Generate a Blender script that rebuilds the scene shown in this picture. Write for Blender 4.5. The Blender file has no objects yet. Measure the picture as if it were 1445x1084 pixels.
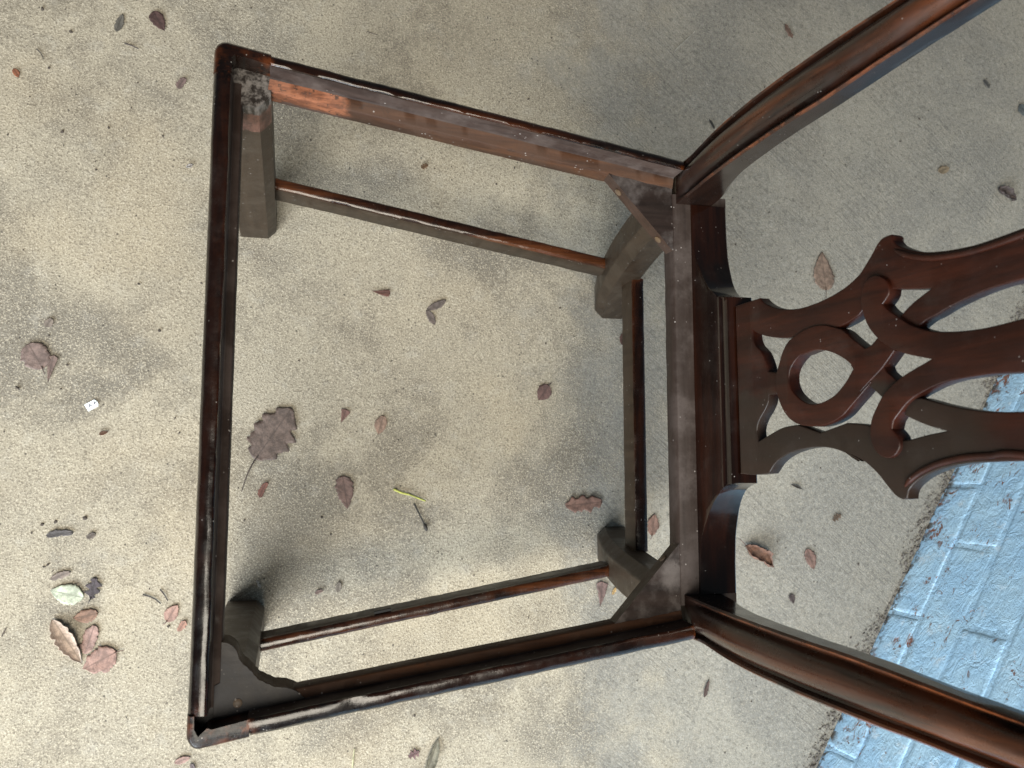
import bpy, bmesh, math, random
from mathutils import Vector, Matrix, noise

SC = bpy.context.scene
COL = SC.collection
PI = math.pi
def rad(a): return math.radians(a)

# ------------------------------------------------------------------ camera
cam_d = bpy.data.cameras.new('camera')
cam = bpy.data.objects.new('camera', cam_d); COL.objects.link(cam)
cam_d.sensor_width = 36.0
cam_d.lens = 28.66
cam_d.clip_start = 0.02; cam_d.clip_end = 60
cam.matrix_world = Matrix(((0.96409, -0.02799, -0.26408, 0.06434),
                           (0.00029, 0.99454, -0.10436, -0.06778),
                           (0.26556, 0.10053, 0.95884, 1.06903),
                           (0, 0, 0, 1)))
cam_d.dof.use_dof = True
cam_d.dof.focus_distance = 0.80
cam_d.dof.aperture_fstop = 14
SC.camera = cam

# ------------------------------------------------------------------ world: dim shade under a porch roof
w = bpy.data.worlds.new('World'); SC.world = w; w.use_nodes = True
bg = w.node_tree.nodes['Background']
bg.inputs['Color'].default_value = (0.80, 0.90, 1.0, 1)
bg.inputs['Strength'].default_value = 0.085

# ------------------------------------------------------------------ lamps
def area(name, loc, target, sx, sy, power, color):
    d = bpy.data.lights.new(name, 'AREA'); d.shape = 'RECTANGLE'; d.size = sx; d.size_y = sy
    d.energy = power; d.color = color
    o = bpy.data.objects.new(name, d); COL.objects.link(o)
    o.location = loc
    o.rotation_euler = (Vector(target) - Vector(loc)).to_track_quat('-Z', 'Y').to_euler()
    return o
area('porch_lamp', (-0.19, -1.19, 2.75), (0.25, 0.0, 0.0), 1.40, 1.40, 100, (1.0, 0.92, 0.78))
area('open_side_daylight', (-1.25, -2.25, 1.25), (0.2, -0.1, 0.0), 2.2, 1.5, 195, (0.86, 0.94, 1.0))

# ------------------------------------------------------------------ exposure
SC.view_settings.view_transform = 'Standard'
SC.view_settings.look = 'None'
SC.view_settings.exposure = 0.0
SC.view_settings.gamma = 1.0
SC.view_settings.use_curve_mapping = False

# ------------------------------------------------------------------ traced sizes of the real things, in metres
SPLAT_BODY=[(0.071,0.0001,1),(0.0713,0.0158,0),(0.0715,0.0317,1),(0.0667,0.0371,0),(0.0609,0.0479,0),(0.0568,0.0615,0),(0.0546,0.076,0),(0.055,0.0928,0),(0.0572,0.1089,0),(0.0612,0.1244,0),(0.0669,0.1368,0),(0.0713,0.142,0),(0.0787,0.1494,0),(0.0854,0.1554,0),(0.0877,0.1601,0),(0.0879,0.1666,0),(0.0863,0.1679,1),(0.0834,0.1679,1),(0.0801,0.1705,0),(0.0756,0.1776,0),(0.0718,0.1856,0),(0.0687,0.1953,0),(0.0667,0.2067,0),(0.0655,0.2185,0),(0.0651,0.2316,0),(0.0669,0.2582,1),(0.075,0.33,0),(0.083,0.4,0),(0.088,0.455,1),(0.052,0.455,1),(0.049,0.4,0),(0.044,0.33,0),(0.038,0.2562,1),(0.0368,0.2367,0),(0.0342,0.2209,0),(0.0308,0.2071,0),(0.0276,0.1976,0),(0.0259,0.1907,0),(0.0211,0.1814,1),(0.0316,0.1697,1),(0.0387,0.1805,0),(0.0453,0.195,1),(0.0477,0.1821,0),(0.0512,0.1655,1),(0.05,0.1522,0),(0.0386,0.1354,1),(0.036,0.1278,0),(0.0336,0.1178,1),(0.0322,0.0997,1),(0.0336,0.0662,1),(0.0351,0.0543,0),(0.0379,0.0421,0),(0.0422,0.0294,0),(0.0467,0.0214,1),(0.0401,0.0219,0),(0.0337,0.0249,0),(0.0273,0.032,0),(0.021,0.0357,0),(0.0143,0.0385,0),(0.0104,0.0392,1),(0.0062,0.0589,1),(-0.008,0.0582,1),(-0.0085,0.0393,1),(-0.0146,0.0379,0),(-0.0206,0.0337,0),(-0.0276,0.0269,0),(-0.0359,0.0229,0),(-0.0452,0.0244,1),(-0.0402,0.0382,0),(-0.0361,0.0507,0),(-0.0345,0.0598,0),(-0.0339,0.0714,1),(-0.0409,0.0944,1),(-0.0351,0.1201,1),(-0.0362,0.1309,0),(-0.0379,0.1408,1),(-0.0493,0.153,1),(-0.0488,0.1725,1),(-0.0473,0.1802,0),(-0.0459,0.1881,0),(-0.0443,0.2003,1),(-0.0407,0.1884,0),(-0.0369,0.1788,0),(-0.0326,0.1699,1),(-0.0231,0.1736,1),(-0.0227,0.1837,1),(-0.0256,0.1932,0),(-0.028,0.2006,0),(-0.032,0.2166,0),(-0.0345,0.232,0),(-0.0358,0.2512,1),(-0.044,0.33,0),(-0.049,0.4,0),(-0.052,0.455,1),(-0.088,0.455,1),(-0.083,0.4,0),(-0.075,0.33,0),(-0.063,0.2493,1),(-0.0633,0.23,0),(-0.064,0.2145,0),(-0.0659,0.2019,0),(-0.0686,0.1915,0),(-0.0727,0.1816,0),(-0.0773,0.1743,0),(-0.0811,0.1706,0),(-0.0836,0.1696,1),(-0.0864,0.1692,1),(-0.0869,0.1651,0),(-0.0844,0.1595,0),(-0.0786,0.1534,0),(-0.07,0.1451,0),(-0.0621,0.1342,0),(-0.0574,0.1227,0),(-0.0622,0.1317,0),(-0.0571,0.1201,0),(-0.0532,0.1079,0),(-0.0514,0.0951,0),(-0.0516,0.0816,0),(-0.0537,0.0675,0),(-0.057,0.0557,0),(-0.0624,0.0449,0),(-0.0686,0.0384,0),(-0.0708,0.0359,1),(-0.072,0.0174,0),(-0.0713,0.0006,1)]
SPLAT_BAND=[(0.0156,0.2569,1),(0.0142,0.2375,0),(0.0141,0.2263,0),(0.015,0.2132,0),(0.0172,0.1995,0),(0.0198,0.191,0),(0.0249,0.1803,0),(0.0322,0.1704,0),(0.0378,0.1632,0),(0.042,0.1597,1),(0.0442,0.1623,0),(0.0472,0.1649,0),(0.0514,0.1657,0),(0.0561,0.1643,0),(0.0601,0.1602,0),(0.0627,0.1548,0),(0.0619,0.1479,0),(0.0578,0.1436,0),(0.0519,0.1415,0),(0.0446,0.1411,0),(0.038,0.1425,0),(0.0293,0.146,0),(0.0211,0.1523,0),(0.0147,0.1597,0),(0.0097,0.168,0),(0.0059,0.1771,0),(0.0031,0.186,0),(0.0005,0.1948,1),(-0.0015,0.1896,0),(-0.0043,0.1815,0),(-0.0086,0.1711,0),(-0.0137,0.1623,0),(-0.0192,0.1555,0),(-0.0274,0.1494,0),(-0.0333,0.1457,0),(-0.0394,0.144,0),(-0.0464,0.1438,0),(-0.0526,0.1457,0),(-0.0575,0.1499,0),(-0.06,0.1552,0),(-0.06,0.1606,0),(-0.0577,0.1649,0),(-0.0532,0.1678,0),(-0.0481,0.1674,0),(-0.0442,0.1652,0),(-0.0413,0.1622,1),(-0.0361,0.1641,0),(-0.0317,0.1686,0),(-0.0266,0.1741,0),(-0.0225,0.1804,0),(-0.0189,0.1895,0),(-0.0157,0.2002,0),(-0.014,0.2113,0),(-0.0134,0.2245,0),(-0.0132,0.2357,0),(-0.0144,0.2548,1),(-0.017,0.33,0),(-0.022,0.4,0),(-0.027,0.455,1),(0.027,0.455,1),(0.022,0.4,0),(0.017,0.33,0)]
SPLAT_LOOP=[(0.007,0.0506,0),(-0.0032,0.0498,0),(-0.0116,0.0516,0),(-0.0212,0.0564,0),(-0.0287,0.0634,0),(-0.0337,0.0732,0),(-0.0357,0.0843,0),(-0.0363,0.0964,0),(-0.0341,0.1081,0),(-0.03,0.1184,0),(-0.0233,0.1273,0),(-0.0167,0.136,0),(-0.0083,0.1461,0),(-0.0123,0.1387,0),(-0.0007,0.1552,1),(0.0096,0.1661,1),(0.0174,0.1661,1),(0.0212,0.1537,1),(0.0159,0.1461,0),(0.0147,0.1413,1),(0.0226,0.1311,0),(0.0305,0.1218,0),(0.0336,0.1144,0),(0.037,0.1043,0),(0.038,0.0937,0),(0.0368,0.0826,0),(0.0342,0.0739,0),(0.0304,0.065,0),(0.0236,0.0587,0),(0.0154,0.0545,0)]
SPLAT_HOLE=[(0.0004,0.0649,0),(0.0074,0.066,0),(0.0138,0.0714,0),(0.0184,0.0788,0),(0.0186,0.0816,0),(0.0201,0.0941,0),(0.0177,0.1059,0),(0.0129,0.1171,0),(0.0083,0.1242,0),(0.0029,0.1306,1),(-0.0026,0.1261,0),(-0.008,0.1209,0),(-0.0147,0.1118,0),(-0.0185,0.1013,0),(-0.0198,0.0906,0),(-0.0181,0.0825,0),(-0.0135,0.0743,0),(-0.0069,0.0675,0)]
SPLAT_CROSS=[(0.0146,0.1359,1),(0.0064,0.1503,0),(0.0023,0.1556,0),(-0.0022,0.157,0),(-0.0092,0.1652,1),(-0.0136,0.1707,1),(-0.0237,0.1584,1),(-0.019,0.1522,1),(-0.0129,0.1452,0),(-0.0046,0.1336,1),(0.0048,0.1269,1)]
BRACKET=[(0.0226, -0.1967), (0.0294, -0.2005), (0.0352, -0.2118), (0.0421, -0.2191), (0.0491, -0.2264), (0.0602, -0.2319), (0.0712, -0.2341), (0.0797, -0.2395), (0.0833, -0.2432)]
LEAVES=[
(-0.1766, -0.2114, 0.0365, 0.0233, 165, 'oval', (0.441, 0.4794, 0.3724), 0.25, 0, 'fallen_leaf', 'leaf', 'pale green oval leaf at the top of the leaf cluster'),
(-0.1492, -0.2059, 0.0244, 0.0181, 80, 'lobed', (0.0578, 0.0459, 0.0539), 0.2, 1, 'fallen_leaf', 'leaf', 'dark purple-grey crinkled leaf beside the pale green oval leaf'),
(-0.1844, -0.1901, 0.0217, 0.0101, 20, 'torn', (0.21, 0.1683, 0.147), 0.05, 0, 'leaf_fragment', 'leaf fragment', 'thin faded grey-brown leaf scrap just above the pale green oval leaf'),
(-0.1559, -0.2372, 0.0265, 0.0156, 190, 'oval', (0.231, 0.1377, 0.098), 0.1, 0, 'fallen_leaf', 'leaf', 'small tan leaf with brown tip below the pale green oval leaf'),
(-0.1501, -0.264, 0.0327, 0.0218, 75, 'torn', (0.315, 0.204, 0.1764), 0.25, 0, 'fallen_leaf', 'leaf', 'pinkish brown broken leaf in the middle of the leaf cluster'),
(-0.1384, -0.2887, 0.039, 0.0288, 207, 'oval', (0.2835, 0.1734, 0.1421), 0.2, 1, 'fallen_leaf', 'leaf', 'broad pinkish brown leaf with stem and dark tip in the leaf cluster'),
(-0.1731, -0.2652, 0.0617, 0.0308, 303, 'curl', (0.483, 0.3876, 0.3234), 0.75, 0, 'fallen_leaf', 'leaf', 'long rolled leaf with whitish underside in the leaf cluster'),
(-0.2241, 0.065, 0.0334, 0.0302, 120, 'round', (0.1785, 0.1275, 0.1127), 0.1, 1, 'fallen_leaf', 'leaf', 'round grey-brown leaf with a short stem and a torn side'),
(-0.2076, 0.0504, 0.0336, 0.012, 262, 'triangle', (0.168, 0.1173, 0.1029), 0.15, 0, 'leaf_fragment', 'leaf fragment', 'narrow pointed leaf flap lying against the round grey-brown leaf'),
(-0.1082, 0.4993, 0.0277, 0.0179, 300, 'pointed', (0.0735, 0.0408, 0.0372), 0.2, 0, 'fallen_leaf', 'leaf', 'small dark pointed leaf with a raised vein alone on the floor'),
(-0.1533, 0.4906, 0.0255, 0.0097, 75, 'oval', (0.1155, 0.1071, 0.0931), 0.02, 0, 'leaf_fragment', 'leaf fragment', 'narrow flat grey leaf strip near the small dark pointed leaf'),
(-0.0781, 0.4211, 0.017, 0.0116, 60, 'torn', (0.168, 0.1173, 0.1078), 0.1, 0, 'leaf_fragment', 'leaf fragment', 'small mauve-brown leaf scrap outside the squared corner of the front rail'),
(-0.2641, 0.4093, 0.0124, 0.0075, 300, 'oval', (0.2625, 0.102, 0.0539), 0.2, 0, 'leaf_fragment', 'leaf fragment', 'tiny rusty red leaf scrap alone on the speckled concrete'),
(-0.1877, -0.1422, 0.0281, 0.0102, 5, 'torn', (0.0788, 0.0714, 0.0735), 0.3, 0, 'leaf_fragment', 'leaf fragment', 'dark grey crinkled leaf strip above the leaf cluster'),
(-0.1545, -0.1453, 0.0103, 0.0087, 30, 'torn', (0.126, 0.102, 0.0882), 0.2, 0, 'leaf_fragment', 'leaf fragment', 'small grey-brown crumpled scrap beside the dark grey crinkled strip'),
(-0.0622, -0.2382, 0.0227, 0.0154, 60, 'oval', (0.3465, 0.2142, 0.1764), 0.15, 1, 'fallen_leaf', 'leaf', 'small pale pink leaf with a dark stem just outside the front rail'),
(-0.0505, -0.2537, 0.0146, 0.0106, 55, 'torn', (0.3465, 0.1938, 0.147), 0.1, 0, 'leaf_fragment', 'leaf fragment', 'pinkish leaf scrap half under the front rail'),
(0.0477, -0.0229, 0.0768, 0.0507, 57, 'oak', (0.1208, 0.0867, 0.0735), 0.25, 2, 'fallen_leaf', 'leaf', 'large toothed grey-brown leaf with a long curved stem under the seat'),
(0.037, -0.0927, 0.0207, 0.0095, 65, 'torn', (0.1575, 0.0663, 0.049), 0.15, 0, 'leaf_fragment', 'leaf fragment', 'small red-brown scrap beside the stem of the large toothed leaf'),
(0.1338, 0.0009, 0.0181, 0.0136, 250, 'triangle', (0.1785, 0.0969, 0.0833), 0.1, 0, 'leaf_fragment', 'leaf fragment', 'small triangular reddish scrap right of the large toothed leaf'),
(0.1812, -0.0103, 0.0258, 0.0147, 255, 'oval', (0.252, 0.1683, 0.1274), 0.03, 0, 'leaf_fragment', 'leaf fragment', 'faint tan translucent leaf pressed flat inside the frame'),
(0.1377, -0.0969, 0.042, 0.0223, 280, 'pointed', (0.1522, 0.0969, 0.0833), 0.2, 0, 'fallen_leaf', 'leaf', 'mauve-brown pointed leaf between the large toothed leaf and the green stem'),
(0.1787, 0.1652, 0.0245, 0.0113, 175, 'triangle', (0.126, 0.0561, 0.0441), 0.2, 0, 'leaf_fragment', 'leaf fragment', 'dark red half-moon leaf scrap inside the frame'),
(0.2399, 0.1446, 0.0298, 0.0231, 0, 'vee', (0.1208, 0.0969, 0.0882), 0.3, 0, 'fallen_leaf', 'leaf', 'forked dark grey leaf inside the frame'),
(0.4036, 0.0375, 0.0261, 0.0201, 235, 'oval', (0.1313, 0.0765, 0.0686), 0.15, 1, 'fallen_leaf', 'leaf', 'small dark red leaf with a stem near the middle of the frame'),
(0.5221, 0.1184, 0.0191, 0.0106, 80, 'torn', (0.105, 0.0561, 0.0441), 0.25, 0, 'leaf_fragment', 'leaf fragment', 'dark brown scrap beside the rear stretcher'),
(0.4608, -0.1147, 0.0542, 0.0271, 185, 'torn', (0.1733, 0.0969, 0.0735), 0.2, 0, 'fallen_leaf', 'leaf', 'wide torn reddish brown leaf near the inner face of a rear leg'),
(0.4854, -0.2373, 0.0339, 0.0189, 265, 'triangle', (0.1365, 0.0867, 0.0784), 0.15, 0, 'leaf_fragment', 'leaf fragment', 'mauve triangular leaf between the side stretcher and a side rail'),
(0.5043, -0.2342, 0.011, 0.006, 60, 'torn', (0.4725, 0.3162, 0.1372), 0.1, 0, 'leaf_fragment', 'leaf fragment', 'tiny yellow leaf scrap next to the mauve triangular leaf'),
(0.5645, -0.1445, 0.0311, 0.0176, 80, 'oval', (0.189, 0.1122, 0.0882), 0.1, 1, 'fallen_leaf', 'leaf', 'brown leaf partly hidden by the rear stretcher'),
(0.7311, -0.1923, 0.0546, 0.0349, 325, 'crumple', (0.1785, 0.0969, 0.0686), 1.0, 1, 'fallen_leaf', 'leaf', 'crumpled curled brown leaf behind the chair between shoe and back post'),
(0.8177, -0.1998, 0.0326, 0.018, 290, 'oval', (0.168, 0.102, 0.0833), 0.15, 0, 'fallen_leaf', 'leaf', 'small flat brown leaf beside the crumpled curled leaf'),
(0.8659, -0.1392, 0.0173, 0.0115, 30, 'lobed', (0.105, 0.0714, 0.049), 0.2, 0, 'leaf_fragment', 'leaf fragment', 'tiny dark brown lobed scrap below the splat ear'),
(0.7841, -0.2561, 0.0143, 0.0099, 290, 'pointed', (0.063, 0.0459, 0.0441), 0.2, 0, 'leaf_fragment', 'leaf fragment', 'tiny dark leaf scrap beyond the small flat brown leaf'),
(0.7992, -0.0932, 0.0204, 0.0068, 340, 'curl', (0.0525, 0.0459, 0.0392), 0.8, 0, 'leaf_fragment', 'leaf fragment', 'little black curled leaf rib below the splat'),
(0.6414, -0.373, 0.0258, 0.0093, 70, 'curl', (0.0945, 0.0612, 0.0539), 0.9, 0, 'leaf_fragment', 'leaf fragment', 'dark curled scrap outside a side rail near the back post'),
(0.8597, 0.2388, 0.0603, 0.0362, 95, 'pointed', (0.21, 0.1479, 0.1127), 0.08, 1, 'fallen_leaf', 'leaf', 'flat pale brown pointed leaf framed between post and splat'),
(0.8134, 0.624, 0.025, 0.0113, 300, 'torn', (0.168, 0.1071, 0.0833), 0.15, 0, 'leaf_fragment', 'leaf fragment', 'small brown strip outside the back post'),
(0.6735, 0.4542, 0.0164, 0.0058, 300, 'torn', (0.0525, 0.051, 0.049), 0.3, 0, 'leaf_fragment', 'leaf fragment', 'small blackish scrap at the foot of the back post'),
(1.2253, 0.395, 0.0386, 0.0262, 330, 'crumple', (0.0683, 0.051, 0.049), 0.8, 0, 'fallen_leaf', 'leaf', 'crumpled dark maroon leaf beyond the splat'),
(1.0993, 0.4257, 0.0253, 0.0133, 20, 'oval', (0.21, 0.1632, 0.1078), 0.2, 0, 'leaf_fragment', 'leaf fragment', 'tiny tan curled leaf between post and splat'),
(1.1982, 0.5872, 0.0168, 0.0112, 310, 'torn', (0.0893, 0.0867, 0.0833), 0.2, 0, 'leaf_fragment', 'leaf fragment', 'tiny dark grey scrap beside the blue-grey leaf'),
(1.2738, 0.5484, 0.0257, 0.02, 300, 'oval', (0.105, 0.1173, 0.1176), 0.1, 0, 'leaf_fragment', 'leaf fragment', 'small blue-grey leaf far beyond the back post'),
(0.2528, -0.432, 0.0516, 0.0214, 70, 'curl', (0.1785, 0.1683, 0.1274), 0.9, 0, 'fallen_leaf', 'leaf', 'folded grey-green dry leaf outside a side rail'),
(0.2301, -0.4253, 0.015, 0.0124, 20, 'lobed', (0.147, 0.0816, 0.0833), 0.15, 0, 'leaf_fragment', 'leaf fragment', 'small maroon lobed scrap beside the folded grey-green leaf'),
(0.1081, -0.2199, 0.0104, 0.0061, 20, 'torn', (0.21, 0.1428, 0.1225), 0.1, 0, 'leaf_fragment', 'leaf fragment', 'tiny pinkish grey scrap above the side stretcher'),
(0.1319, -0.2147, 0.014, 0.0079, 80, 'oval', (0.1995, 0.1683, 0.1372), 0.02, 0, 'leaf_fragment', 'leaf fragment', 'faint grey leaf mark above the side stretcher'),
(-0.0436, -0.408, 0.0191, 0.008, 15, 'oval', (0.315, 0.204, 0.1764), 0.15, 0, 'leaf_fragment', 'leaf fragment', 'pinkish leaf outside the chipped front corner'),
(-0.0323, -0.4178, 0.0112, 0.0072, 290, 'torn', (0.147, 0.1122, 0.1176), 0.15, 0, 'leaf_fragment', 'leaf fragment', 'grey-mauve scrap beside the pinkish leaf at the chipped corner'),
(0.2345, 0.3432, 0.0109, 0.0089, 30, 'lobed', (0.1575, 0.0918, 0.049), 0.15, 0, 'leaf_fragment', 'leaf fragment', 'tiny rust-brown scrap under the side rail with orange bare wood'),
(0.9574, -0.2947, 0.0174, 0.0105, 320, 'crumple', (0.252, 0.1326, 0.0833), 0.6, 0, 'fallen_leaf', 'leaf', 'small orange-brown curled leaf in the crack at the wall base'),
(-0.2124, 0.1054, 0.0121, 0.0097, 60, 'round', (0.21, 0.1734, 0.147), 0.03, 0, 'leaf_fragment', 'leaf fragment', 'faded round leaf mark beyond the round grey-brown leaf'),
(0.0356, -0.2077, 0.011, 0.0042, 300, 'torn', (0.63, 0.612, 0.5684), 0.3, 0, 'leaf_fragment', 'paint flake', 'tiny white flake beside the front leg with the wavy bracket'),
(-0.0638, 0.3133, 0.0088, 0.0071, 30, 'crumple', (0.441, 0.408, 0.392), 0.6, 0, 'lint_tuft', 'lint', 'tiny grey-white lint tuft with a thread outside the front rail'),
(-0.1466, -0.0244, 0.0105, 0.0049, 20, 'pointed', (0.1155, 0.051, 0.0245), 0.5, 0, 'seed_husk', 'seed', 'small rusty brown seed husk below the white paper tag')]
TWIGS=[
([(-0.0952, -0.2154), (-0.0873, -0.2182), (-0.0809, -0.2217), (-0.0752, -0.2269)], 0.0009, (0.05, 0.04, 0.035), 'twig', 'twig', 'thin curved dark twig left of the small pale pink leaf'),
([(-0.0767, -0.2103), (-0.0718, -0.2163), (-0.0675, -0.2239)], 0.0008, (0.06, 0.045, 0.04), 'twig', 'twig', 'short dark twig pointing at the small pale pink leaf'),
([(0.199, -0.0928), (0.2083, -0.0974), (0.2203, -0.1003), (0.2315, -0.1049), (0.2409, -0.1087)], 0.0016, (0.42, 0.44, 0.1), 'green_stem', 'stem', 'short yellow-green stem lying under the seat'),
([(0.2261, -0.1122), (0.2318, -0.1233), (0.2375, -0.1343), (0.2413, -0.1426)], 0.0012, (0.035, 0.03, 0.025), 'twig', 'twig', 'dark twig with a thick seed end below the yellow-green stem'),
([(0.6144, 0.5636), (0.6266, 0.5767), (0.6388, 0.5887), (0.6486, 0.5993)], 0.0009, (0.45, 0.43, 0.38), 'straw', 'straw', 'pale straw outside the back post'),
([(0.1535, -0.4358), (0.1542, -0.4257), (0.1556, -0.4124)], 0.0011, (0.48, 0.46, 0.28), 'straw', 'straw', 'pale yellow straw outside the side rail'),
([(-0.1464, 0.4644), (-0.1365, 0.4621), (-0.1298, 0.4593)], 0.0009, (0.07, 0.055, 0.05), 'twig', 'twig', 'short dark twig below the narrow grey leaf strip'),
([(-0.2441, 0.4429), (-0.2391, 0.4381), (-0.2357, 0.4313)], 0.0006, (0.07, 0.06, 0.05), 'twig', 'twig', 'hair-thin dark twig near the tiny rusty red scrap'),
([(0.1538, 0.5253), (0.1615, 0.5233), (0.1683, 0.5223)], 0.0006, (0.08, 0.06, 0.05), 'twig', 'twig', 'hair-thin twig outside the side rail with orange bare wood'),
([(-0.2411, -0.2561), (-0.2392, -0.2515), (-0.2373, -0.2469)], 0.0008, (0.09, 0.07, 0.06), 'twig', 'twig', 'tiny dark twig beyond the leaf cluster')]
TAG=[(-0.1697, 0.0087), (-0.1593, 0.0152), (-0.1561, 0.0136), (-0.1544, 0.0103), (-0.1543, 0.0073), (-0.1647, 0.0007)]
CRUMBS=[(-0.0906, 0.1016, 0.0034), (-0.2413, 0.0267, 0.0051), (-0.2068, -0.1312, 0.0034), (-0.1623, -0.1254, 0.0051), (-0.2173, -0.1408, 0.0034), (-0.2027, -0.1799, 0.0034), (-0.1984, -0.1776, 0.0034), (-0.1936, -0.185, 0.0025), (-0.2692, 0.332, 0.0025), (-0.2157, 0.4995, 0.0017), (-0.2407, 0.4956, 0.0042), (-0.2079, 0.4711, 0.0034), (-0.2297, 0.4212, 0.0034), (-0.2107, 0.3422, 0.0034), (-0.2083, 0.3254, 0.0025), (-0.1599, 0.3535, 0.0034), (-0.1721, 0.3086, 0.0025), (-0.1353, 0.3821, 0.0025), (-0.097, 0.3496, 0.0025), (-0.0685, -0.0053, 0.0034), (-0.0629, -0.0234, 0.0025), (0.1093, -0.1278, 0.0034), (0.1212, -0.1493, 0.0025), (0.0164, -0.1299, 0.0025), (0.2304, -0.379, 0.0025), (-0.1164, 0.1586, 0.0034), (-0.1958, 0.027, 0.0025), (-0.1905, 0.056, 0.0025), (-0.0655, -0.2537, 0.0034), (0.9683, 0.3421, 0.0025), (0.7679, 0.3249, 0.0025), (0.8775, 0.5714, 0.0034), (0.765, -0.0439, 0.0025), (0.7088, 0.2703, 0.0025), (0.5158, 0.2842, 0.0025), (0.4284, 0.1576, 0.0025), (0.4073, 0.1064, 0.0025), (0.4823, 0.2274, 0.0025), (0.4492, 0.1182, 0.0025), (0.3356, 0.3284, 0.0025), (0.3823, 0.4582, 0.0034), (1.0162, 0.4653, 0.0034), (1.0565, 0.5086, 0.0051), (0.882, -0.3169, 0.0034), (0.7125, -0.3965, 0.0025), (0.8209, -0.3187, 0.0025), (0.6594, -0.2855, 0.0025)]

# ================================================================== node helpers
class NT:
    def __init__(self, name):
        self.m = bpy.data.materials.new(name); self.m.use_nodes = True
        self.t = self.m.node_tree; self.t.nodes.clear()
        self.out = self.n('ShaderNodeOutputMaterial'); self.b = self.n('ShaderNodeBsdfPrincipled')
        self.l(self.b.outputs[0], self.out.inputs[0])
    def n(self, typ, **kw):
        x = self.t.nodes.new(typ)
        for k, v in kw.items(): setattr(x, k, v)
        return x
    def l(self, a, b): self.t.links.new(a, b)
    def val(self, sock, v):
        if isinstance(v, (int, float)): sock.default_value = v
        elif isinstance(v, tuple): sock.default_value = v if len(v) == len(sock.default_value) else tuple(v) + (1,)
        else: self.l(v, sock)
    def coord(self, kind='Object', scale=(1, 1, 1), rot=(0, 0, 0)):
        if kind == 'Position':
            src = self.n('ShaderNodeNewGeometry').outputs['Position']
        else:
            src = self.n('ShaderNodeTexCoord').outputs[kind]
        mp = self.n('ShaderNodeMapping'); mp.inputs['Scale'].default_value = scale; mp.inputs['Rotation'].default_value = rot
        self.l(src, mp.inputs[0]); return mp.outputs[0]
    def noise(self, vec, scale, detail=4, rough=.55, dist=0):
        x = self.n('ShaderNodeTexNoise'); self.l(vec, x.inputs['Vector'])
        x.inputs['Scale'].default_value = scale; x.inputs['Detail'].default_value = detail
        x.inputs['Roughness'].default_value = rough; x.inputs['Distortion'].default_value = dist
        return x.outputs['Fac']
    def voro(self, vec, scale, out='Distance', rnd=1):
        x = self.n('ShaderNodeTexVoronoi'); self.l(vec, x.inputs['Vector']); x.inputs['Scale'].default_value = scale
        x.inputs['Randomness'].default_value = rnd
        return x.outputs[out]
    def rng(self, v, a, b, c=0., d=1., smooth=True):
        x = self.n('ShaderNodeMapRange'); x.interpolation_type = 'SMOOTHSTEP' if smooth else 'LINEAR'
        self.val(x.inputs['Value'], v)
        for i, q in zip(('From Min', 'From Max', 'To Min', 'To Max'), (a, b, c, d)): x.inputs[i].default_value = q
        return x.outputs['Result']
    def math(self, op, a, b=0.):
        x = self.n('ShaderNodeMath', operation=op); self.val(x.inputs[0], a); self.val(x.inputs[1], b); return x.outputs[0]
    def mix(self, f, a, b, mode='MIX'):
        x = self.n('ShaderNodeMix', data_type='RGBA', blend_type=mode)
        self.val(x.inputs[0], f); self.val(x.inputs[6], a); self.val(x.inputs[7], b); return x.outputs[2]
    def bump(self, h, strength, dist=.001, normal=None):
        x = self.n('ShaderNodeBump'); self.l(h, x.inputs['Height'])
        x.inputs['Strength'].default_value = strength; x.inputs['Distance'].default_value = dist
        if normal: self.l(normal, x.inputs['Normal'])
        return x.outputs[0]
    def sep(self, vec):
        x = self.n('ShaderNodeSeparateXYZ'); self.l(vec, x.inputs[0]); return x.outputs
    def fin(self, color=None, rough=None, normal=None, **kw):
        if color is not None: self.val(self.b.inputs['Base Color'], color)
        if rough is not None: self.val(self.b.inputs['Roughness'], rough)
        if normal is not None: self.l(normal, self.b.inputs['Normal'])
        for k, v in kw.items(): self.val(self.b.inputs[k], v)
        return self.m

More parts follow.
